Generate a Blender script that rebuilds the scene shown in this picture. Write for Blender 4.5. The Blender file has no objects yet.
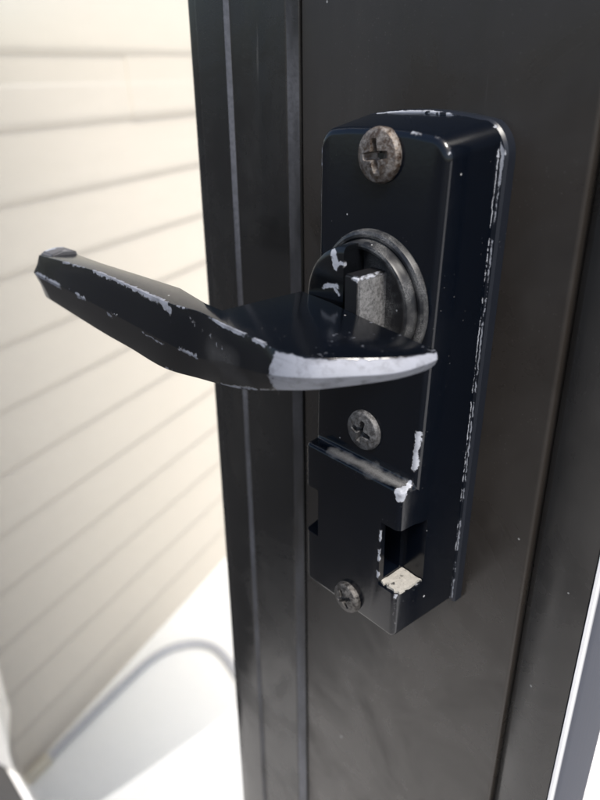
import bpy, bmesh, math, random
from mathutils import Vector, Matrix, noise
random.seed(7)
R = math.radians
scene = bpy.context.scene
C = scene.collection

# ------------------------------------------------------------------ camera
cam_d = bpy.data.cameras.new('camera'); cam = bpy.data.objects.new('camera', cam_d); C.objects.link(cam)
cam_d.sensor_fit = 'VERTICAL'; cam_d.sensor_height = 36.0; cam_d.lens = 31.365
cam_d.clip_start = 0.01; cam_d.clip_end = 500
rx = Vector((0.66384868, 0.74778793, -0.01086937))
uy = Vector((-0.31545604, 0.29316452, 0.90251983))
fz = Vector((-0.67807995, 0.59570779, -0.4305111))
M = Matrix((rx, uy, -fz)).transposed().to_4x4()
M.translation = Vector((0.11095654, -0.14047672, 0.0636784))
cam.matrix_world = M
cam_d.dof.use_dof = True; cam_d.dof.focus_distance = 0.176; cam_d.dof.aperture_fstop = 14.5
scene.camera = cam
scene.render.engine = 'CYCLES'; scene.cycles.max_bounces = 6; scene.cycles.diffuse_bounces = 3; scene.cycles.glossy_bounces = 3; scene.cycles.transparent_max_bounces = 8

# ------------------------------------------------------------------ world, sun, exposure
SUN_EL, SUN_AZ = R(60), R(66)          # azimuth measured from -Y towards +X
world = bpy.data.worlds.new('World'); scene.world = world; world.use_nodes = True
wn = world.node_tree.nodes; wl = world.node_tree.links
sky = wn.new('ShaderNodeTexSky'); sky.sky_type = 'NISHITA'; sky.sun_disc = False
sdir = Vector((math.sin(SUN_AZ) * math.cos(SUN_EL), -math.cos(SUN_AZ) * math.cos(SUN_EL), math.sin(SUN_EL)))
sky.sun_elevation = SUN_EL; sky.sun_rotation = math.atan2(sdir.x, sdir.y)
sky.air_density = 1.0; sky.dust_density = 3.0; sky.ozone_density = 1.0
wl.new(sky.outputs[0], wn['Background'].inputs[0]); wn['Background'].inputs[1].default_value = 0.11
sun_d = bpy.data.lights.new('sun', 'SUN'); sun = bpy.data.objects.new('sun', sun_d); C.objects.link(sun)
sun_d.energy = 3.0; sun_d.angle = R(18); sun_d.color = (1.0, 0.96, 0.90)
sun.rotation_euler = sdir.to_track_quat('Z', 'Y').to_euler(); sun.location = sdir * 5
scene.view_settings.view_transform = 'Standard'; scene.view_settings.look = 'None'
scene.view_settings.gamma = 1.0; scene.view_settings.exposure = 0.92
scene.view_settings.use_curve_mapping = False
scene.render.resolution_x = 768; scene.render.resolution_y = 1024

# ------------------------------------------------------------------ helpers
MM = 0.001
def V(x, y, z): return Vector((x * MM, y * MM, z * MM))

def link(name, me, mat=None, parent=None):
    o = bpy.data.objects.new(name, me); C.objects.link(o)
    if mat: me.materials.append(mat)
    if parent:
        o.parent = parent
        o.matrix_parent_inverse = Matrix.Translation(-parent.location)
    return o

def mesh(name, verts, faces, mat=None, parent=None, smooth=30, fix=True):
    me = bpy.data.meshes.new(name); me.from_pydata([tuple(v) for v in verts], [], faces); me.update()
    if fix:
        bm = bmesh.new(); bm.from_mesh(me); bmesh.ops.recalc_face_normals(bm, faces=bm.faces); bm.to_mesh(me); bm.free()
    if smooth:
        me.shade_smooth(); me.set_sharp_from_angle(angle=R(smooth))
    return link(name, me, mat, parent)

def from_bm(name, bm, mat=None, parent=None, smooth=30):
    bmesh.ops.recalc_face_normals(bm, faces=bm.faces)
    me = bpy.data.meshes.new(name); bm.to_mesh(me); bm.free()
    if smooth:
        me.shade_smooth(); me.set_sharp_from_angle(angle=R(smooth))
    return link(name, me, mat, parent)

def empty(name, loc=(0, 0, 0)):
    o = bpy.data.objects.new(name, None); C.objects.link(o); o.location = loc; o.empty_display_size = 0.02
    return o

def tag(o, label, cat=None, group=None, kind=None):
    o['label'] = label
    if cat: o['category'] = cat
    if group: o['group'] = group
    if kind: o['kind'] = kind

def lathe_y(profile, seg=96):
    """profile of (radius, y) in mm, turned about the Y axis (first and last radius may be 0)."""
    vs, fs = [], []
    for r, y in profile:
        for k in range(seg):
            a = 2 * math.pi * k / seg
            vs.append(V(r * math.cos(a), y, r * math.sin(a)))
    for i in range(len(profile) - 1):
        for k in range(seg):
            a, b = i * seg + k, i * seg + (k + 1) % seg
            fs.append((a, b, b + seg, a + seg))
    return vs, fs

def box_bm(bm, x0, x1, y0, y1, z0, z1):
    r = bmesh.ops.create_cube(bm, size=1.0)
    for v in r['verts']:
        v.co = V((x0 + x1) / 2 + v.co.x * (x1 - x0), (y0 + y1) / 2 + v.co.y * (y1 - y0), (z0 + z1) / 2 + v.co.z * (z1 - z0))
    return r['verts']

# ------------------------------------------------------------------ material helpers
class NT:
    def __init__(s, name):
        s.m = bpy.data.materials.new(name); s.m.use_nodes = True
        s.t = s.m.node_tree; s.n = s.t.nodes; s.l = s.t.links
        s.p = s.n['Principled BSDF']; s.out = s.n['Material Output']
    def new(s, t, **k):
        n = s.n.new(t)
        for a, b in k.items(): setattr(n, a, b)
        return n
    def put(s, sock, v):
        if hasattr(v, 'links') or isinstance(v, bpy.types.NodeSocket): s.l.new(v, sock)
        else: sock.default_value = v
    def math(s, op, a, b=0.0, c=None, clamp=False):
        n = s.new('ShaderNodeMath', operation=op, use_clamp=clamp)
        s.put(n.inputs[0], a); s.put(n.inputs[1], b)
        if c is not None: s.put(n.inputs[2], c)
        return n.outputs[0]
    def vm(s, op, a, b=(0, 0, 0), out=0):
        n = s.new('ShaderNodeVectorMath', operation=op); s.put(n.inputs[0], a); s.put(n.inputs[1], b)
        return n.outputs[out]
    def obj(s):
        if not hasattr(s, '_o'): s._o = s.new('ShaderNodeTexCoord').outputs['Object']
        return s._o
    def noise(s, scale, detail=3, rough=.55, vec=None, out=0, dist=0.0):
        n = s.new('ShaderNodeTexNoise'); s.put(n.inputs['Vector'], vec or s.obj())
        n.inputs['Scale'].default_value = scale; n.inputs['Detail'].default_value = detail
        n.inputs['Roughness'].default_value = rough; n.inputs['Distortion'].default_value = dist
        return n.outputs[out]
    def ramp(s, v, lo, hi, a=0.0, b=1.0):
        n = s.new('ShaderNodeMapRange'); n.clamp = True
        s.put(n.inputs[0], v); n.inputs[1].default_value = lo; n.inputs[2].default_value = hi
        n.inputs[3].default_value = a; n.inputs[4].default_value = b
        return n.outputs[0]
    def mix(s, f, a, b):
        n = s.new('ShaderNodeMix', data_type='RGBA'); s.put(n.inputs[0], f)
        s.put(n.inputs[6], a); s.put(n.inputs[7], b)
        return n.outputs[2]
    def mixf(s, f, a, b):
        n = s.new('ShaderNodeMix', data_type='FLOAT'); s.put(n.inputs[0], f)
        s.put(n.inputs[2], a); s.put(n.inputs[3], b)
        return n.outputs[0]
    def bump(s, h, strength, dist):
        n = s.new('ShaderNodeBump'); n.inputs['Strength'].default_value = strength; n.inputs['Distance'].default_value = dist
        s.l.new(h, n.inputs['Height']); return n.outputs[0]

def capsule_group():
    g = bpy.data.node_groups.new('wear_spot', 'ShaderNodeTree')
    for nm, st in (('P', 'NodeSocketVector'), ('A', 'NodeSocketVector'), ('B', 'NodeSocketVector'), ('R', 'NodeSocketFloat')):
        g.interface.new_socket(nm, in_out='INPUT', socket_type=st)
    g.interface.new_socket('D', in_out='OUTPUT', socket_type='NodeSocketFloat')
    i = g.nodes.new('NodeGroupInput'); o = g.nodes.new('NodeGroupOutput')
    def vm(op, a, b=None):
        n = g.nodes.new('ShaderNodeVectorMath'); n.operation = op
        g.links.new(a, n.inputs[0])
        if b is not None: g.links.new(b, n.inputs[1])
        return n
    pa = vm('SUBTRACT', i.outputs[0], i.outputs[1]).outputs[0]
    ba = vm('SUBTRACT', i.outputs[2], i.outputs[1]).outputs[0]
    d1 = vm('DOT_PRODUCT', pa, ba).outputs['Value']; d2 = vm('DOT_PRODUCT', ba, ba).outputs['Value']
    dv = g.nodes.new('ShaderNodeMath'); dv.operation = 'DIVIDE'; dv.use_clamp = True
    g.links.new(d1, dv.inputs[0]); g.links.new(d2, dv.inputs[1])
    sc = g.nodes.new('ShaderNodeVectorMath'); sc.operation = 'SCALE'
    g.links.new(ba, sc.inputs[0]); g.links.new(dv.outputs[0], sc.inputs['Scale'])
    df = vm('DISTANCE', pa, sc.outputs[0]).outputs['Value']
    mn = g.nodes.new('ShaderNodeMath'); mn.operation = 'SUBTRACT'
    g.links.new(df, mn.inputs[0]); g.links.new(i.outputs[3], mn.inputs[1])
    g.links.new(mn.outputs[0], o.inputs[0])
    return g
CAPS = capsule_group()

def wear(nt, spots, jitter=1.6, scale=700, soft=0.00008, ring=None):
    """0..1 mask of paint lost round a list of (p0, p1, radius) spots in millimetres, ragged by noise."""
    nz = nt.vm('SUBTRACT', nt.noise(scale, 3, .62, out=1), (.5, .5, .5))
    sc = nt.new('ShaderNodeVectorMath', operation='SCALE'); nt.l.new(nz, sc.inputs[0]); sc.inputs['Scale'].default_value = jitter * MM * 2
    p = nt.vm('ADD', nt.obj(), sc.outputs[0])
    cur = None
    for a, b, r in spots:
        g = nt.new('ShaderNodeGroup'); g.node_tree = CAPS
        nt.l.new(p, g.inputs[0])
        g.inputs[1].default_value = tuple(q * MM for q in a)
        b = (b[0] + .01, b[1], b[2])
        g.inputs[2].default_value = tuple(q * MM for q in b); g.inputs[3].default_value = r * MM
        cur = g.outputs[0] if cur is None else nt.math('MINIMUM', cur, g.outputs[0])
    if ring is not None: ring.append(nt.ramp(cur, .00010, .00030, 1.0, 0.0))
    return nt.ramp(cur, -soft, soft, 1.0, 0.0)

def specks(nt, scale, thr, amount=.10):
    v = nt.new('ShaderNodeTexVoronoi'); v.inputs['Scale'].default_value = scale
    nt.l.new(nt.obj(), v.inputs['Vector'])
    pick = nt.new('ShaderNodeSeparateColor'); nt.l.new(v.outputs['Color'], pick.inputs[0])
    few = nt.math('LESS_THAN', pick.outputs[0], amount)
    size = nt.math('MULTIPLY', pick.outputs[1], thr)
    dot = nt.math('LESS_THAN', v.outputs['Distance'], size)
    return nt.math('MULTIPLY', few, dot)

def enamel(name, spots=None, rough=.2, base=(.0045, .0052, .0068), jitter=1.6, long_spots=None, extra=None, dusty=0.0,
           chip=(.27, .283, .315), dust_spots=None, lit_fn=None, dust_k=.75, dust_soft=.0009):
    """glossy black baked paint, scuffed; bare grey metal where the paint is chipped away."""
    nt = NT(name)
    smear = nt.ramp(nt.noise(60, 5, .6), .35, .72)
    dust = nt.math('MULTIPLY', specks(nt, 1900, .30, .05), nt.ramp(nt.noise(90, 3, .6), .45, .62))
    sp = specks(nt, 420, .16, .05)
    col = nt.mix(nt.math('MULTIPLY', dust, .3), base + (1,), (.20, .20, .20, 1))
    if dusty:
        gr = nt.math('MULTIPLY', nt.ramp(nt.noise(5200, 3, .8), .46, .60), nt.ramp(nt.noise(130, 3, .6), .42, .62))
        col = nt.mix(nt.math('MULTIPLY', gr, dusty), col, (.34, .34, .33, 1))
    if lit_fn:  # paler tone painted on where a face catches the light
        df = nt.math('MULTIPLY', lit_fn(nt), nt.ramp(nt.noise(4500, 3, .75), .3, .62, .45, 1.0))
        col = nt.mix(nt.math('MULTIPLY', df, .8), col, (.26, .26, .26, 1))
    if dust_spots:
        dm = wear(nt, dust_spots, 1.8, 160, dust_soft)
        dm = nt.math('MULTIPLY', dm, nt.ramp(nt.noise(3000, 3, .7), .25, .65, .35, 1.0))
        col = nt.mix(nt.math('MULTIPLY', dm, dust_k), col, (.20, .20, .20, 1))
    col = nt.mix(nt.math('MULTIPLY', sp, .7), col, (.42, .42, .42, 1))
    r = nt.mixf(smear, rough, rough + .10)
    mask = None
    ring = []
    if spots: mask = wear(nt, spots, jitter, ring=ring)
    if long_spots:   # long edges where the paint is only lost here and there
        lm = wear(nt, long_spots, .55, 620)
        br = nt.ramp(nt.noise(150, 4, .75), .44, .48)
        lm = nt.math('MULTIPLY', lm, br)
        mask = lm if mask is None else nt.math('MAXIMUM', mask, lm)
    if extra:
        e = extra(nt); mask = e if mask is None else nt.math('MAXIMUM', mask, e)
    hgt = nt.math('MULTIPLY', nt.noise(900, 3, .5), .25)
    if mask is not None:
        tone = nt.mix(nt.noise(260, 4, .6), chip + (1,), tuple(min(1, c * 1.35) for c in chip) + (1,))
        tone = nt.mix(nt.ramp(nt.noise(190, 4, .7), .50, .66), tone, tuple(c * .62 for c in chip) + (1,))
        mp = nt.new('ShaderNodeMapping'); nt.l.new(nt.obj(), mp.inputs[0]); mp.inputs['Scale'].default_value = (.10, .10, 1)
        lines = nt.noise(1500, 3, .7, vec=mp.outputs[0])
        tone = nt.mix(nt.ramp(lines, .52, .70, 0, .55), tone, tuple(c * .68 for c in chip) + (1,))
        if ring: col = nt.mix(nt.math('MULTIPLY', ring[0], .8), col, (.05, .05, .052, 1))
        col = nt.mix(mask, col, tone)
        r = nt.mixf(mask, r, .58)
        nt.l.new(nt.math('MULTIPLY', mask, .12), nt.p.inputs['Metallic'])
        hgt = nt.math('SUBTRACT', hgt, nt.math('MULTIPLY', mask, 1.5))
    nt.l.new(col, nt.p.inputs['Base Color']); nt.l.new(r, nt.p.inputs['Roughness'])
    nt.l.new(nt.bump(hgt, .35, .00012), nt.p.inputs['Normal'])
    nt.p.inputs['Specular IOR Level'].default_value = .38
    return nt.m

def door_paint(name, base=(.0175, .0150, .0130), rough=.37, long_spots=None):
    nt = NT(name)
    big = nt.ramp(nt.noise(14, 5, .62), .3, .75)
    fine = nt.noise(1500, 3, .7)
    col = nt.mix(big, base + (1,), tuple(c * 1.7 for c in base) + (1,))
    dust = nt.math('MULTIPLY', specks(nt, 1700, .32, .2), nt.ramp(nt.noise(30, 4, .6), .42, .7))
    col = nt.mix(nt.math('MULTIPLY', dust, .30), col, (.13, .125, .12, 1))
    col = nt.mix(nt.math('MULTIPLY', specks(nt, 190, .10, .035), .6), col, (.34, .34, .33, 1))
    sm = nt.new('ShaderNodeMapping'); nt.l.new(nt.obj(), sm.inputs[0]); sm.inputs['Scale'].default_value = (1, 1, .12); sm.inputs['Rotation'].default_value = (0, .05, 0)
    streak = nt.ramp(nt.noise(110, 4, .65, vec=sm.outputs[0]), .42, .72); blot = nt.ramp(nt.noise(26, 5, .68, dist=.6), .40, .66)
    col = nt.mix(nt.math('MULTIPLY', nt.math('MULTIPLY', streak, blot), .3), col, (.040, .036, .032, 1))
    sc2 = nt.new('ShaderNodeMapping'); nt.l.new(nt.obj(), sc2.inputs[0]); sc2.inputs['Scale'].default_value = (1, 1, .03); sc2.inputs['Rotation'].default_value = (0, .6, 0)
    scr = nt.math('MULTIPLY', nt.ramp(nt.noise(700, 2, .5, vec=sc2.outputs[0]), .70, .73), nt.ramp(nt.noise(18, 3, .6), .52, .6))
    col = nt.mix(nt.math('MULTIPLY', scr, .5), col, (.075, .072, .07, 1))
    r = nt.mixf(blot, rough - .12, rough + .10)
    hg = nt.math('MULTIPLY', fine, .4)
    if long_spots:
        lm = wear(nt, long_spots, .7, 600)
        lm = nt.math('MULTIPLY', lm, nt.ramp(nt.noise(120, 4, .7), .42, .55))
        col = nt.mix(lm, col, (.30, .31, .34, 1)); r = nt.mixf(lm, r, .38)
    nt.l.new(col, nt.p.inputs['Base Color']); nt.l.new(r, nt.p.inputs['Roughness'])
    nt.l.new(nt.bump(hg, .22, .0002), nt.p.inputs['Normal'])
    return nt.m

def simple(name, col, rough, metal=0.0, nscale=200, var=.25, bump=.2, bdist=.0002):
    nt = NT(name)
    n = nt.noise(nscale, 5, .65)
    nt.l.new(nt.mix(n, tuple(c * (1 - var) for c in col) + (1,), tuple(min(1, c * (1 + var)) for c in col) + (1,)), nt.p.inputs['Base Color'])
    nt.l.new(nt.mixf(n, rough - .06, rough + .08), nt.p.inputs['Roughness'])
    nt.p.inputs['Metallic'].default_value = metal
    nt.l.new(nt.bump(n, bump, bdist), nt.p.inputs['Normal'])
    return nt.m

# ================================================================== SETTING
# ---- sunlit concrete around the house
def concrete():
    nt = NT('pale_concrete')
    a = nt.noise(3.0, 6, .6); b = nt.noise(160, 5, .7)
    c = nt.mix(a, (.76, .75, .73, 1), (.86, .85, .83, 1)); c = nt.mix(nt.math('MULTIPLY', b, .3), c, (.55, .54, .52, 1))
    nt.l.new(c, nt.p.inputs['Base Color']); nt.p.inputs['Roughness'].default_value = .85
    nt.l.new(nt.bump(b, .3, .002), nt.p.inputs['Normal'])
    return nt.m
GZ = -.95
patio = mesh('ground', [(-60, -60, GZ), (60, -60, GZ), (60, 60, GZ), (-60, 60, GZ)], [(0, 1, 2, 3)], concrete(), smooth=None, fix=False)
patio['kind'] = 'structure'; patio['label'] = 'pale concrete ground in bright light'

def dark_reflect():
    nt = NT('dark_reflect_ground')
    n = nt.noise(160, 4, .7); m = nt.noise(1.2, 4, .6)
    c = nt.mix(n, (.026, .025, .024, 1), (.044, .042, .040, 1)); c = nt.mix(nt.math('MULTIPLY', m, .4), c, (.06, .057, .053, 1))
    nt.l.new(c, nt.p.inputs['Base Color']); nt.p.inputs['Roughness'].default_value = .85
    nt.l.new(nt.bump(n, .4, .004), nt.p.inputs['Normal']); return nt.m
LX0, LX1, LY = -.62, .9, -.95
dv, df = [], []
for x0, x1, y0, y1 in ((-55, 55, -58, LY), (-55, LX0, LY, 0), (LX1, 55, LY, 0)):
    k = len(dv); dv += [(x0, y0, GZ + .004), (x1, y0, GZ + .004), (x1, y1, GZ + .004), (x0, y1, GZ + .004)]; df.append((k, k + 1, k + 2, k + 3))
dark_sheet = mesh('dark_reflect_sheet', dv, df, dark_reflect(), smooth=None, fix=False)  # added ground sheet, shaped to darken reflections in the door, lever and glass
pale_reflect_sheet = mesh('pale_reflect_sheet', [(LX0, LY, GZ + .004), (LX1, LY, GZ + .004), (LX1, 0, GZ + .004), (LX0, 0, GZ + .004)], [(0, 1, 2, 3)],
               simple('pale_reflect_ground', (.50, .485, .46), .85, nscale=40), smooth=None, fix=False)
pale_reflect_sheet['kind'] = 'structure'  # added pale ground, placed to lighten the reflection low on the stile
dark_sheet['kind'] = 'structure'

# ---- neighbouring wall clad with cream lap siding
WA = R(22.0)
wdir = Vector((-math.sin(WA), math.cos(WA), 0)); wnor = Vector((math.cos(WA), math.sin(WA), 0))
worg = Vector((-.869, .322, 0))
wall = empty('siding_wall', (worg.x, worg.y, GZ))
tag(wall, 'cream lap siding wall out of focus beyond the door glass', 'wall', kind='thing')
def vinyl():
    nt = NT('cream_vinyl')
    st = nt.new('ShaderNodeMapping'); nt.l.new(nt.obj(), st.inputs[0]); st.inputs['Scale'].default_value = (1, 1, 6)
    g = nt.noise(14, 6, .65, vec=st.outputs[0])
    d = nt.ramp(nt.noise(2.2, 5, .6), .4, .75)
    c = nt.mix(g, (.615, .55, .465, 1), (.675, .607, .52, 1)); c = nt.mix(nt.math('MULTIPLY', d, .35), c, (.60, .535, .44, 1))
    nt.l.new(c, nt.p.inputs['Base Color']); nt.p.inputs['Roughness'].default_value = .5
    nt.l.new(nt.bump(g, .25, .001), nt.p.inputs['Normal'])
    return nt.m
VIN = vinyl()
PITCH, Z0 = .0872, .0835           # course height; height of one drip edge
def board(u0, u1, zb, proud=0.0):
    prof = [(.0035, PITCH + .003), (.0085, .0135), (.0087, .0095), (.0080, .0055), (.0064, .0020), (.0044, -.0008), (.0014, -.0015), (-.003, PITCH + .003)]
    vs = []
    for u in (u0, u1):
        for n, z in prof:
            q = worg + wdir * u + wnor * (n + proud - .0075); vs.append((q.x, q.y, zb + z))
    k = len(prof); fs = [(i, (i + 1) % k, k + (i + 1) % k, k + i) for i in range(k)] + [tuple(range(k)), tuple(range(2 * k - 1, k - 1, -1))]
    return mesh('siding_board', vs, fs, VIN, wall, smooth=50)
row = 0
zb = Z0 - PITCH * 12 + .0
while zb < 1.25:
    if abs(zb - (Z0 - PITCH)) < .01:           # the course whose two lengths overlap in view
        board(-.333, .128, zb); board(.112, 2.4, zb, .0014)
    else:
        j = random.uniform(1.1, 1.7)
        board(-.333, j, zb); board(j - .016, 2.4, zb, .0022)
    zb += PITCH; row += 1
v = []
for u in (-.333, 2.4):
    for n in (-.012, -.15):
        for z in (GZ, 1.25): q = worg + wdir * u + wnor * n; v.append((q.x, q.y, z))
mesh('wall_core', v, [(0, 1, 3, 2), (4, 6, 7, 5), (0, 4, 5, 1), (2, 3, 7, 6), (1, 5, 7, 3), (0, 2, 6, 4)], simple('wall_sheathing', (.62, .60, .56), .8, nscale=20, var=.12), wall, smooth=None)

# ================================================================== THE DOOR
door = empty('storm_door', (0, 0, GZ))
tag(door, 'black painted metal door stile with glass pane and ribbed glazing bead', 'door', kind='thing')
DZ0, DZ1 = -930, 1050
def extrude_z(name, prof, mat, parent, z0=DZ0, z1=DZ1, smooth=25):
    k = len(prof); vs = [V(x, y, z) for z in (z0, z1) for x, y in prof]
    fs = [(i, (i + 1) % k, k + (i + 1) % k, k + i) for i in range(k)] + [tuple(range(k)), tuple(range(k, 2 * k))]
    return mesh(name, vs, fs, mat, parent, smooth)
def fil(cx, cy, r, a0, a1, n=4):
    return [(cx + r * math.cos(R(a0 + (a1 - a0) * i / n)), cy + r * math.sin(R(a0 + (a1 - a0) * i / n))) for i in range(n + 1)]
PAINT = door_paint('stile_black_paint')
stile = extrude_z('stile', [(-46.6, 0.6), (-46.2, 0)] + [(39.2, 0)] + fil(39.4, 1.0, 1.0, -90, 0, 4) + [(40.4, 5), (-46.6, 5)], PAINT, door)
outer = extrude_z('outer_frame_strip', [(43.0, 1.6)] + [(43.0 + 14.5 * i / 14, 1.4 - 2.3 * math.sin(math.pi * (.06 + .80 * i / 14)) ** .7) for i in range(15)] + [(57.6, .9), (57.6, 5.5), (43.0, 5.5)], door_paint('strip_black_paint', (.020, .019, .018), .33), door)
extrude_z('groove_backing', [(40.5, 3.2), (42.9, 3.2), (42.9, 5.2), (40.5, 5.2)], PAINT, door)
BEAD = door_paint('bead_black_paint', (.0075, .0075, .0077), .28)
bead = extrude_z('glazing_bead', [(-47.2, 5), (-47.2, .4)] + fil(-48.0, .2, .8, 0, -55, 3) + fil(-50.2, -2.2, 1.0, -35, -90, 4) + [(-73.4, -3.2)]
                 + [(-73.7, -3.25), (-74.9, -4.15)] + fil(-75.9, -3.7, .8, -45, -90, 3) + [(-89.2, -4.5)] + fil(-89.4, -3.9, .6, -90, -180, 3) + [(-90.0, -2.4), (-90.6, -2.0)]
                 + fil(-96.2, .6, 2.6, -90, -180, 5) + [(-98.8, 5)], BEAD, door)
extrude_z('gasket', [(-98.9, .8), (-100.6, 1.6), (-100.9, 3.8), (-98.9, 3.8)], simple('black_rubber', (.012, .012, .013), .55), door)
def edge_metal():
    nt = NT('bare_edge_metal')
    st = nt.new('ShaderNodeMapping'); nt.l.new(nt.obj(), st.inputs[0]); st.inputs['Scale'].default_value = (1, 1, .04)
    n = nt.noise(500, 5, .7, vec=st.outputs[0]); sy = nt.new('ShaderNodeSeparateXYZ'); nt.l.new(nt.obj(), sy.inputs[0]); yy = sy.outputs[1]
    nt.l.new(nt.mix(nt.ramp(yy, .0008, .0016, 1.0, 0.0), nt.mix(n, (.026, .029, .040, 1), (.055, .060, .078, 1)), nt.mix(n, (.45, .45, .46, 1), (.7, .7, .7, 1))), nt.p.inputs['Base Color'])
    nt.p.inputs['Specular IOR Level'].default_value = .2; nt.l.new(nt.mixf(n, .55, .75), nt.p.inputs['Roughness'])
    nt.l.new(nt.bump(n, .2, .0002), nt.p.inputs['Normal'])
    return nt.m
EDGE = edge_metal()
extrude_z('door_edge', [(57.7, .35), (57.95, .0), (58.6, .3), (59.1, 1.3), (59.4, 3.0), (59.6, 4.2), (59.6, 24.5), (59.0, 25.4), (57.7, 25.4)], EDGE, door)
extrude_z('core', [(57.5, 5.7), (57.5, 25.0), (-96, 25.0), (-96, 5.7)], PAINT, door)
def ridge_sheen():  # pale patches paint a sky reflection into the colour of the bead ridges
    nt = NT('ridge_painted_sheen')
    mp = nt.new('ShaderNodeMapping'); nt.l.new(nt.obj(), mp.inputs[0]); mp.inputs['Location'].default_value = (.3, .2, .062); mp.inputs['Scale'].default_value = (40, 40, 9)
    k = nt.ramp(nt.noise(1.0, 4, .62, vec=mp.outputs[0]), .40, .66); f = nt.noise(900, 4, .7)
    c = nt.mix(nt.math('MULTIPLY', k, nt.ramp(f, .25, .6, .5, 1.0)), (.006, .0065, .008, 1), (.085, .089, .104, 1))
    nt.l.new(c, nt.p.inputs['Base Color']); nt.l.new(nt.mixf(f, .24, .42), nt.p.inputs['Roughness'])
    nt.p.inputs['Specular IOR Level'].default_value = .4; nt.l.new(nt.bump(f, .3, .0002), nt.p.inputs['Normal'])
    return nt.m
RIDGE = ridge_sheen()
extrude_z('sheen_ridge', [(-47.35, -.35), (-49.25, -2.75), (-49.9, -3.12), (-50.4, -3.0), (-48.0, 0)], RIDGE, door)
extrude_z('sheen_ridge', [(-73.85, -3.5), (-74.85, -4.3), (-75.3, -4.52), (-75.5, -4.2), (-74.2, -3.1)], RIDGE, door)
def glass_mat():
    nt = NT('pane_glass')
    tr = nt.new('ShaderNodeBsdfTransparent'); tr.inputs[0].default_value = (.97, .98, .975, 1)
    gl = nt.new('ShaderNodeBsdfGlossy'); gl.inputs['Roughness'].default_value = .0
    fr = nt.new('ShaderNodeFresnel'); geo = nt.new('ShaderNodeNewGeometry')
    nt.l.new(nt.mixf(geo.outputs['Backfacing'], 1.5, 1 / 1.5), fr.inputs[0])       # same reflectance on both faces of the sheet
    mx = nt.new('ShaderNodeMixShader'); nt.l.new(fr.outputs[0], mx.inputs[0]); nt.l.new(tr.outputs[0], mx.inputs[1]); nt.l.new(gl.outputs[0], mx.inputs[2])
    nt.l.new(mx.outputs[0], nt.out.inputs[0]); return nt.m
bm = bmesh.new(); box_bm(bm, -731, -97.0, 2.0, 3.2, -900, 1000)
from_bm('glass_pane', bm, glass_mat(), door, None)

# ================================================================== THE LATCH
latch = empty('door_latch', (0, 0, 0))
tag(latch, 'worn black lever latch with chipped paint screwed to the black door stile', 'door latch')

# ---- base plate: thin flange with an arched top
def outline(xl, xr0, xr1, zt, zb, arch, rc, n=7):
    """(x, z) loop, right side leaning from xr1 (bottom) to xr0 (top), arched top, rounded top corners."""
    pts = [(xl, zb), (xr1, zb)]
    cx, cz = xr0 - rc, zt - arch - rc * .883
    pts += [(cx + rc * math.cos(R(a)), cz + rc * math.sin(R(a))) for a in [i * 62 / n for i in range(n + 1)]]
    x1, z1 = pts[-1]; x2 = -x1 + (xl + xr0)
    for i in range(1, 10):
        t = i / 10; x = x1 + (x2 - x1) * t; pts.append((x, z1 + (zt - z1) * (1 - (2 * t - 1) ** 2)))
    pts += [(xl + (xr0 - x), z) for x, z in reversed(pts[2:2 + n + 1])]
    return pts
def slab(name, loops, mat, parent, smooth=30):
    k = len(loops[0][1]); vs, fs = [], []
    for y, lp in loops: vs += [V(x, y, z) for x, z in lp]
    for i in range(len(loops) - 1):
        for j in range(k):
            fs.append((i * k + j, i * k + (j + 1) % k, (i + 1) * k + (j + 1) % k, (i + 1) * k + j))
    fs.append(tuple(range(k))); fs.append(tuple(range((len(loops) - 1) * k, len(loops) * k)))
    return mesh(name, vs, fs, mat, parent, smooth)
base_spots = [((21.6, -3.4, 46), (20.8, -3.4, -76), .2), ((18.8, -3.3, 51.6), (21.9, -3.3, 46.5), .5), ((21.9, -3.3, 46.5), (21.7, -3.4, 40), .35), ((-15, -3.3, 53.2), (2, -3.3, 54.3), .55), ((2, -3.3, 54.3), (19, -3.3, 51.7), .45)]
PLATE = enamel('plate_black_enamel', None, .28, (.009, .011, .016), long_spots=base_spots)
base = slab('base_plate', [(0, outline(-22.6, 22.9, 21.6, 54.6, -77.6, 1.6, 8.5)), (-2.6, outline(-22.6, 22.8, 21.5, 54.6, -77.6, 1.6, 8.5)), (-3.3, outline(-22.2, 22.3, 21.0, 54.2, -77.2, 1.6, 8.2))], PLATE, latch)

# ---- housing
house_spots = [
    ((17.2, -19.4, -17.5), (16.9, -19.9, -27.5), .75), ((17.0, -24.6, -32.0), (17.3, -25.2, -33.6), 1.5), ((16.4, -21.0, -31.6), (16.9, -24.0, -31.8), .9),
    ((11.6, -25.6, -47), (11.7, -25.6, -49.5), .45), ((11.5, -25.6, -53), (11.5, -25.6, -56), .5), ((11.3, -25.6, -60.4), (11.3, -25.6, -62), .5),
    ((17.8, -25.3, -65), (18.0, -25.2, -65.8), .7), ((17.9, -25.2, -65), (17.6, -25.2, -78.5), .22), ((17.4, -25.4, -79.2), (17.2, -25.3, -79.6), .6),
    ((19.0, -20.9, -64.6), (19.2, -17.2, -64.4), .5), ((8.6, -18.2, 51.0), (11.2, -18.2, 50.8), .35), ((14.8, -18.2, 50.9), (15.8, -18.2, 50.8), .25),
    ((18.5, -17.6, 48.6), (18.6, -17.8, 47.6), .3), ((-19.2, -18.3, 46), (-19.3, -18.4, 42), .4), ((-19.4, -18.6, 36), (-19.5, -18.7, 33), .4)]
house_long = [((20.9, -3.7, 47), (20.3, -3.7, -76), .16), ((19, -3.6, 51.5), (20.9, -3.7, 46), .4)]
HOUSE = enamel('housing_black_enamel', house_spots, .11, (.0016, .0026, .0050), 1.0, long_spots=house_long, dust_spots=[((-9, -23, -31.8), (15.5, -22.6, -31.8), 1.6)])
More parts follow.
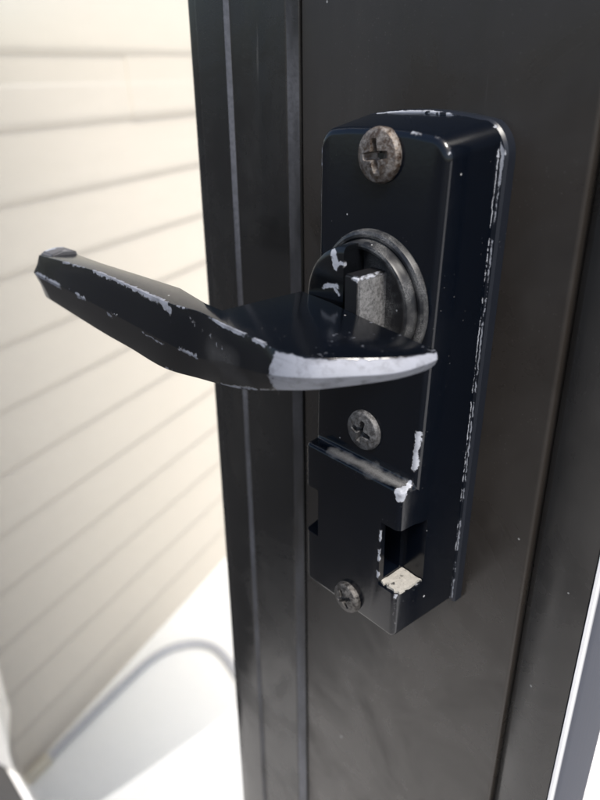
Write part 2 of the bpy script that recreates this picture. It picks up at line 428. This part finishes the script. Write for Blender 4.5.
def xr(y, z):  t = (50 - z) / 130; return 21.0 - .4 * t - (abs(y) - 3.0) * (.135 + .03 * t * (1 if abs(y) < 23 else 0))
def xl(y, z):  return -22.0 + (abs(y) - 3.0) * (.16 + (.03 if abs(y) > 23 else 0))
prof = [(-2.9, 52.6), (-18.5, 50.2), (-20.2, -32.3), (-25.5, -31.6), (-25.5, -79.9), (-2.9, -77.0)]
bm = bmesh.new(); NX = 5; grid = []
for i in range(NX):
    t = i / (NX - 1); rowv = []
    for j, (y, z) in enumerate(prof):
        x = xl(y, z) + (xr(y, z) - xl(y, z)) * t
        zz = z + (1.3 * (1 - (2 * t - 1) ** 2) if j < 2 else 0)
        rowv.append(bm.verts.new(V(x, y, zz)))
    grid.append(rowv)
NP = len(prof)
for i in range(NX - 1):
    for j in range(NP):
        bm.faces.new((grid[i][j], grid[i][(j + 1) % NP], grid[i + 1][(j + 1) % NP], grid[i + 1][j]))
bm.faces.new(grid[0]); bm.faces.new(list(reversed(grid[-1])))
bmesh.ops.recalc_face_normals(bm, faces=bm.faces)
def edge_of(a, b): return bm.edges.get((a, b))
bmesh.ops.bevel(bm, geom=[edge_of(grid[0][0], grid[0][1]), edge_of(grid[-1][0], grid[-1][1])], offset=4.4 * MM, segments=8, profile=.5, affect='EDGES', offset_type='OFFSET')
bm.normal_update()
sel = []
for e in bm.edges:
    if len(e.link_faces) != 2: continue
    n1, n2 = e.link_faces[0].normal, e.link_faces[1].normal
    if n1.length < .5 or n2.length < .5: continue
    if n1.angle(n2) > R(35):
        mid = (e.verts[0].co + e.verts[1].co) / 2
        if mid.y < -.010: sel.append(e)
bmesh.ops.bevel(bm, geom=sel, offset=1.5 * MM, segments=5, profile=.5, affect='EDGES', clamp_overlap=True)
bmesh.ops.recalc_face_normals(bm, faces=bm.faces)
hm = bpy.data.meshes.new('housing'); bm.to_mesh(hm); bm.free()
ho = bpy.data.objects.new('housing', hm); C.objects.link(ho)
cutters = []
def cutter(*a):
    b = bmesh.new(); box_bm(b, *a); bmesh.ops.recalc_face_normals(b, faces=b.faces)
    me = bpy.data.meshes.new('cut'); b.to_mesh(me); b.free()
    o = bpy.data.objects.new('cut', me); C.objects.link(o); cutters.append(o)
    m = ho.modifiers.new('cut', 'BOOLEAN'); m.operation = 'DIFFERENCE'; m.solver = 'EXACT'; m.object = o
cutter(11.6, 26, -30, -15.6, -64.4, -43.8)         # latch opening at the corner
cutter(4.0, 11.9, -23.6, -17.0, -63.0, -45.2)      # pocket behind it
cutter(-26, -12.6, -30, -12.0, -61.5, -45.5)       # shallow notch on the other side
cutter(-15.4, -12.6, -24, -14, -65.2, -62.4)       # small hole under the notch
dg = bpy.context.evaluated_depsgraph_get(); dg.update()
fm = bpy.data.meshes.new_from_object(ho.evaluated_get(dg)); fm.name = 'housing'
ho.modifiers.clear()
for o in cutters: bpy.data.objects.remove(o, do_unlink=True)
ho.data = fm; bpy.data.meshes.remove(hm); ho.name = 'housing'
bm = bmesh.new(); bm.from_mesh(fm); bmesh.ops.recalc_face_normals(bm, faces=bm.faces); bm.to_mesh(fm); bm.free()
fm.materials.clear(); fm.materials.append(HOUSE); fm.shade_smooth(); fm.set_sharp_from_angle(angle=R(32)); ho.parent = latch
def floor_mat():
    nt = NT('bare_cast_metal'); n = nt.noise(420, 5, .7); d = nt.ramp(nt.noise(330, 4, .7), .56, .64); g = nt.ramp(nt.noise(1500, 3, .7), .55, .7)
    c = nt.mix(n, (.20, .19, .17, 1), (.36, .345, .31, 1)); c = nt.mix(nt.math('MULTIPLY', g, .5), c, (.12, .11, .10, 1)); c = nt.mix(d, c, (.03, .028, .026, 1))
    nt.l.new(c, nt.p.inputs['Base Color']); nt.p.inputs['Roughness'].default_value = .6; nt.l.new(nt.bump(n, .6, .0006), nt.p.inputs['Normal']); return nt.m
rg = random.Random(3); ol = []
for (x0, y0), (x1, y1), n in (((11.7, -24.9), (18.6, -25.0), 9), ((18.6, -25.0), (18.9, -15.8), 9), ((18.9, -15.8), (11.7, -15.8), 3), ((11.7, -15.8), (11.7, -24.9), 3)):
    for i in range(n):
        t = i / n; ol.append((x0 + (x1 - x0) * t + (rg.uniform(-.9, 0) if n == 9 else 0), y0 + (y1 - y0) * t + (rg.uniform(0, 1.0) if n == 9 else 0)))
k = len(ol); vs = [V(x, y, -64.38) for x, y in ol] + [V(x * .985 + .2, y * .985 - .3, -63.75 + rg.uniform(-.2, .2)) for x, y in ol] + [V(15.2, -20.4, -63.5)]
fs = [(i, (i + 1) % k, k + (i + 1) % k, k + i) for i in range(k)] + [(k + i, k + (i + 1) % k, 2 * k) for i in range(k)] + [tuple(range(k))]
o = mesh('opening_floor', vs, fs, floor_mat(), latch, 40); o['label'] = 'bare pale metal floor of the latch opening'

# ---- rosette and hub
HX, HZ = 0.0, 12.2
def at_hub(vs): return [Vector((v.x + HX * MM, v.y, v.z + HZ * MM)) for v in vs]
vs, fs = lathe_y([(0, -18.4), (17.3, -18.4), (17.3, -19.6), (16.9, -20.4), (16.2, -20.8), (15.6, -20.8), (15.2, -20.4), (15.0, -20.9), (14.9, -22.6), (14.5, -23.3), (13.9, -23.5), (13.3, -23.3), (12.9, -22.7), (12.7, -21.4), (0.001, -21.0)])
ROS = enamel('rosette_dusty_enamel', None, .33, (.007, .0075, .009), dusty=.42)
mesh('rosette', at_hub(vs), fs, ROS, latch, 28)
cap_spots = [((-4.6, -28, 25.0), (-3.6, -28, 22.0), .9), ((-3.6, -28.0, 22.3), (-1.4, -28, 22.6), .6), ((-7.6, -28, 16.2), (-3.2, -28, 17.0), .55), ((-4.0, -28, 16.0), (-2.6, -28, 15.4), .5)]
CAP = enamel('hub_black_enamel', cap_spots, .14, (.0035, .004, .005), 1.2)
# cap: the part of a disc left of x = -1.4, with a rolled rim
bm = bmesh.new(); seg = 40; rings = []
for r, y in ((14.6, -21.2), (14.6, -26.4), (14.3, -27.4), (13.6, -27.9), (12.8, -28.1)):
    a0 = math.acos(-1.2 / r); ring = []
    for k in range(seg + 1):
        a = a0 + (2 * math.pi - 2 * a0) * k / seg
        ring.append(bm.verts.new(at_hub([V(r * math.cos(a), y, r * math.sin(a))])[0]))
    rings.append(ring)
for i in range(len(rings) - 1):
    for k in range(seg): bm.faces.new((rings[i][k], rings[i][k + 1], rings[i + 1][k + 1], rings[i + 1][k]))
bm.faces.new(rings[-1]); bm.faces.new(list(reversed(rings[0])))
bm.faces.new([r[0] for r in rings] + [r[-1] for r in reversed(rings)])
from_bm('hub_cap', bm, CAP, latch, 35)
blk_spots = [((6.0, -29.6, 21.2), (6.0, -23.0, 21.2), .55), ((4.0, -30.2, 21.0), (5.8, -30.2, 20.6), .4)]
def lit_right_face(nt):  # grainy grey on the stem's right side stands for light falling on it
    q = nt.new('ShaderNodeSeparateXYZ'); nt.l.new(nt.obj(), q.inputs[0])
    return nt.math('MULTIPLY', nt.ramp(q.outputs[0], .0054, .0059), nt.ramp(nt.noise(1400, 4, .75), .36, .6, .3, 1.0))
BLK = enamel('stem_lit_side_enamel', blk_spots, .4, (.006, .006, .007), .9, lit_fn=lit_right_face)
bm = bmesh.new(); box_bm(bm, 1.2, 6.0, -30.4, -20.5, 3.0, 21.3)
bmesh.ops.bevel(bm, geom=list(bm.edges), offset=.5 * MM, segments=3, affect='EDGES')
from_bm('stem', bm, BLK, latch, 40)

# ---- lever: lofted from the end of the grip to the pointed tip of the plate
S = [[(-107.6, -47.2, 10.4), (-110.3, -56.5, 10.5), (-112.2, -58.0, 4.8), (-111.8, -56.0, -3.9)],
     [(-78.8, -50.4, 12.5), (-72.8, -56.5, 12.8), (-70.6, -58.0, 3.9), (-74.4, -56.0, -5.9)],
     [(-59.0, -48.7, 12.4), (-52.9, -56.5, 12.7), (-52.4, -58.0, 3.4), (-56.7, -56.0, -6.3)],
     [(-41.9, -47.2, 12.2), (-32.4, -56.5, 12.4), (-33.0, -58.0, 2.8), (-39.0, -56.0, -6.9)],
     [(-24.7, -51.2, 13.0), (-19.9, -55.9, 13.0), (-19.0, -57.6, 2.5), (-22.9, -55.4, -5.0)],
     [(-17.3, -51.6, 13.0), (-8.6, -57.1, 13.0), (-7.3, -58.8, 5.1), (-10.7, -56.6, -2.4)],
     [(-16.9, -40.0, 13.0), (0.4, -57.5, 13.0), (1.8, -59.2, 6.2), (-1.6, -57.0, -0.3)],
     [(-16.1, -27.8, 13.0), (10.5, -58.2, 13.0), (12.1, -59.9, 8.3), (8.8, -57.9, 3.4)],
     [(-4.7, -29.0, 13.0), (18.0, -56.1, 13.0), (19.6, -57.6, 9.5), (17.4, -55.6, 5.6)],
     [(10.1, -31.9, 13.0), (23.6, -50.8, 13.0), (25.2, -52.3, 10.0), (23.3, -50.3, 6.8)],
     [(23.3, -34.0, 13.0), (29.2, -44.1, 13.0), (30.7, -45.6, 10.5), (29.1, -43.6, 8.1)],
     [(30.0, -35.1, 13.0), (31.8, -38.2, 13.0), (33.2, -39.7, 11.3), (31.7, -37.7, 9.0)],
     [(31.9, -35.3, 12.9), (32.6, -35.7, 12.8), (33.9, -36.9, 11.9), (32.2, -35.4, 9.8)]]
sec = []
for i, (a, b, c, d) in enumerate(S):
    e_y = a[1] + (1.0 if i < 6 else 0)
    e = (a[0], e_y, (d[2] + 2.5) if i < 5 else a[2] - 3.2)
    if i == 5: e = (a[0], e_y, 4.0)
    mid = tuple((p + q) / 2 for p, q in zip(b, c)); mid = (mid[0], mid[1] + .1, mid[2])
    mid2 = tuple((p + q) / 2 for p, q in zip(c, d)); mid2 = (mid2[0], mid2[1] + .05, mid2[2])
    k = max(0, min(1, (6 - i) / 3)); c = (c[0], c[1] - 0.5 * k, c[2])
    sec.append([Vector(p) for p in (a, b, mid, c, mid2, d, e)])
def crom(p0, p1, p2, p3, t):
    return .5 * ((2 * p1) + (p2 - p0) * t + (2 * p0 - 5 * p1 + 4 * p2 - p3) * t * t + (3 * p1 - p0 - 3 * p2 + p3) * t ** 3)
SUB = 6; loft = []
for i in range(len(sec) - 1):
    for s in range(SUB):
        t = s / SUB; rowp = []
        for j in range(7):
            if j in (0, 6):                           # back edge of the lever is made of straight runs
                rowp.append(sec[i][j].lerp(sec[i + 1][j], t))
            else:
                rowp.append(crom(sec[max(i - 1, 0)][j], sec[i][j], sec[i + 1][j], sec[min(i + 2, len(sec) - 1)][j], t))
        loft.append(rowp)
loft.append(sec[-1])
bm = bmesh.new(); gv = [[bm.verts.new(p * MM) for p in rw] for rw in loft]
for i in range(len(gv) - 1):
    for j in range(7):
        bm.faces.new((gv[i][j], gv[i][(j + 1) % 7], gv[i + 1][(j + 1) % 7], gv[i + 1][j]))
endf = bm.faces.new(gv[0]); bm.faces.new(list(reversed(gv[-1])))
bmesh.ops.recalc_face_normals(bm, faces=bm.faces)
sel = []
for i in range(len(gv) - 1):
    for j in (0, 1, 3, 5, 6):
        e = bm.edges.get((gv[i][j], gv[i + 1][j]))
        if e: sel.append(e)
sel += list(endf.edges)
bmesh.ops.bevel(bm, geom=sel, offset=.55 * MM, segments=3, profile=.5, affect='EDGES', clamp_overlap=True)
lever_spots = [((-92, -56.5, 11.7), (-78, -56.5, 12.9), .35), ((-72, -56.6, 13.0), (-50, -56.6, 12.9), .75), ((-50, -56.7, 12.7), (-34, -56.8, 12.2), .95), ((-35, -57, 11.4), (-32, -57, 10.6), .8),
               ((-23.7, -57, 10.3), (-21.6, -57.2, 9.8), .55), ((-18.8, -57.2, 9.2), (-18.7, -57.2, 9.2), .3), ((-15.6, -57.6, 8.9), (-13.8, -57.7, 8.4), .5), ((-11.4, -57.8, 7.8), (-11.3, -57.8, 7.7), .25), ((-8.8, -57.9, 7.5), (-8.7, -57.9, 7.5), .25),
               ((-78, -58, 3.9), (-76.5, -58, 3.9), .7), ((-63, -58, 2.6), (-61.5, -58, 2.6), .6),
               ((-27, -57.8, 2.6), (-20, -57.8, 2.2), .45), ((-44, -58, 2.0), (-34, -58, 1.8), .25)]
lever_long = [((-38, -56.2, -6.6), (-10, -56.8, -2.2), .3), ((-10, -56.8, -2.2), (9, -58, 3.2), .35), ((-110, -58, 4.6), (-80, -58, 3.9), .9), ((-30, -56.4, 12.9), (8, -58, 13.1), .7), ((-60, -58, 3.6), (-20, -57.6, 2.6), .35)]
def bare(nt):
    """front band right of the bend has lost its paint altogether."""
    s = nt.new('ShaderNodeSeparateXYZ'); nt.l.new(nt.obj(), s.inputs[0])
    jx = nt.math('MULTIPLY', nt.math('SUBTRACT', nt.noise(260, 5, .72), .5), .0066)
    jz = nt.math('MULTIPLY', nt.math('SUBTRACT', nt.noise(420, 4, .7), .5), .0014)
    a = nt.ramp(nt.math('ADD', s.outputs[0], jx), .00985, .01000)
    b = nt.ramp(nt.math('ADD', s.outputs[2], jz), .01265, .01280, 1.0, 0.0)
    return nt.math('MULTIPLY', a, b)
LEV = enamel('lever_black_enamel', lever_spots, .11, (.0016, .0022, .0036), 1.3, long_spots=lever_long, extra=bare, dust_spots=[((-13, -58.4, 6.0), (-5, -58.6, 5.0), 2.2), ((-9, -58.2, 2.0), (-2, -58, 1.8), 1.4)], dust_k=.16, dust_soft=.0022, chip=(.165, .174, .20))
lever = from_bm('lever', bm, LEV, latch, 32); lever['label'] = 'black lever with bare silver metal along its front edge'
# raised lip at the end of the grip
bm = bmesh.new()
lip = [(-110.6, -56.2, 9.6), (-109.8, -55.4, 11.3), (-109.0, -51.6, 12.3), (-107.6, -48.6, 12.2), (-107.4, -47.6, 11.0), (-108.4, -48.0, -2.6), (-110.8, -55.2, -2.6)]
A = [bm.verts.new(V(x - .9, y, z)) for x, y, z in lip]; B = [bm.verts.new(V(x + 5.6, y + .6, z - .1)) for x, y, z in lip]
for i in range(7): bm.faces.new((A[i], A[(i + 1) % 7], B[(i + 1) % 7], B[i]))
bm.faces.new(A); bm.faces.new(list(reversed(B)))
bmesh.ops.bevel(bm, geom=list(bm.edges), offset=.5 * MM, segments=3, affect='EDGES', clamp_overlap=True)
from_bm('end_lip', bm, enamel('lip_worn_enamel', [((-110, -54, 12.8), (-108, -50, 13.6), 1.6), ((-108, -52, 13.4), (-104, -50, 13.6), 1.0)], .4, (.07, .07, .075), 1.2), lever, 40)

# ---- screws
def rust(name, c1, c2, c3, metal):
    nt = NT(name)
    a = nt.ramp(nt.noise(330, 5, .7), .38, .62); b = nt.ramp(nt.noise(900, 4, .7), .42, .62)
    c = nt.mix(a, c1 + (1,), c2 + (1,)); c = nt.mix(nt.math('MULTIPLY', b, .6), c, c3 + (1,))
    nt.l.new(c, nt.p.inputs['Base Color']); nt.p.inputs['Metallic'].default_value = metal
    nt.l.new(nt.mixf(b, .38, .65), nt.p.inputs['Roughness'])
    nt.l.new(nt.bump(nt.noise(1100, 4, .7), .7, .0004), nt.p.inputs['Normal'])
    return nt.m
def screw(x, y, z, r, h, rot, mat, label):
    """pan head with a cross recess; y is the face it sits on."""
    NR, NTH = 46, 144; vs, fs = [], []
    for i in range(NR + 1):
        rr = r * i / NR
        for k in range(NTH):
            a = 2 * math.pi * k / NTH
            u, w = rr * math.cos(a), rr * math.sin(a)
            q = rr / r; hh = h * (1 - .42 * q * q) if q < .9 else h * (1 - .42 * .81) * (1 - ((q - .9) / .1) ** 2 * .75)
            cu, cw = u * math.cos(rot) + w * math.sin(rot), -u * math.sin(rot) + w * math.cos(rot)
            d = 0
            for p, s in ((cu, cw), (cw, cu)):
                wd = r * .165 * (1 - .35 * abs(s) / (r * .62))
                m = max(0, min(1, (wd - abs(p)) / (r * .03) + .5)) * max(0, min(1, (r * .60 - abs(s)) / (r * .12)))
                d = max(d, m * (2.7 - 1.7 * min(1, abs(s) / (r * .6))))
            vs.append(V(x + u, y - hh + d, z + w))
    for i in range(NR):
        for k in range(NTH):
            a, b = i * NTH + k, i * NTH + (k + 1) % NTH
            fs.append((a, b, b + NTH, a + NTH))
    k0 = len(vs)
    for k in range(NTH):
        a = 2 * math.pi * k / NTH; vs.append(V(x + r * .97 * math.cos(a), y + 1.0, z + r * .97 * math.sin(a)))
    for k in range(NTH):
        a, b = NR * NTH + k, NR * NTH + (k + 1) % NTH; fs.append((a, b, k0 + (k + 1) % NTH, k0 + k))
    o = mesh('screw', vs, fs, mat, latch, 45); o['label'] = label
    return o
screw(0.6, -18.6, 45.9, 6.1, 2.5, R(8), rust('rusty_zinc', (.11, .085, .066), (.036, .018, .009), (.31, .295, .28), .5), 'rusty screw at the top of the latch')
screw(-0.2, -20.0, -23.0, 5.6, 2.2, R(-14), rust('grey_zinc', (.085, .085, .088), (.035, .032, .030), (.22, .22, .225), .5), 'dull grey screw below the lever')
screw(0.6, -25.4, -75.6, 4.8, 2.6, R(30), rust('dark_zinc', (.05, .047, .045), (.025, .022, .02), (.20, .19, .18), .6), 'dark screw at the bottom of the latch')

# ================================================================== HOSE on the ground by the wall
def tube(name, pts, rad, mat, parent, seg=14, sub=10):
    P = [Vector(p) for p in pts]; path = []
    for i in range(len(P) - 1):
        for s in range(sub):
            path.append(crom(P[max(i - 1, 0)], P[i], P[i + 1], P[min(i + 2, len(P) - 1)], s / sub))
    path.append(P[-1]); vs, fs = [], []
    for i, p in enumerate(path):
        t = (path[min(i + 1, len(path) - 1)] - path[max(i - 1, 0)]).normalized()
        s1 = t.cross(Vector((0, 0, 1))).normalized(); s2 = s1.cross(t)
        for k in range(seg):
            a = 2 * math.pi * k / seg; vs.append(p + (s1 * math.cos(a) + s2 * math.sin(a)) * rad)
    for i in range(len(path) - 1):
        for k in range(seg): fs.append((i * seg + k, i * seg + (k + 1) % seg, (i + 1) * seg + (k + 1) % seg, (i + 1) * seg + k))
    fs.append(tuple(range(seg))); fs.append(tuple(range((len(path) - 1) * seg, len(path) * seg)))
    return mesh(name, vs, fs, mat, parent, 40)
hose = empty('garden_hose', (-.75, .08, GZ)); tag(hose, 'grey hose with brass end curving over the concrete below the siding', 'hose')
hr = .0075; hz = GZ + hr
tube('hose_tube', [(-.742, .055, hz), (-.772, .145, hz), (-.800, .235, hz), (-.815, .30, hz), (-.806, .352, hz), (-.772, .390, hz), (-.715, .395, hz), (-.60, .37, hz), (-.42, .33, hz)], hr, simple('grey_hose_rubber', (.36, .36, .38), .5, nscale=60), hose)
tube('coupling', [(-.7425, .057, hz), (-.728, .015, hz)], hr * 1.35, simple('brass', (.58, .52, .40), .45, .4), hose, sub=3)
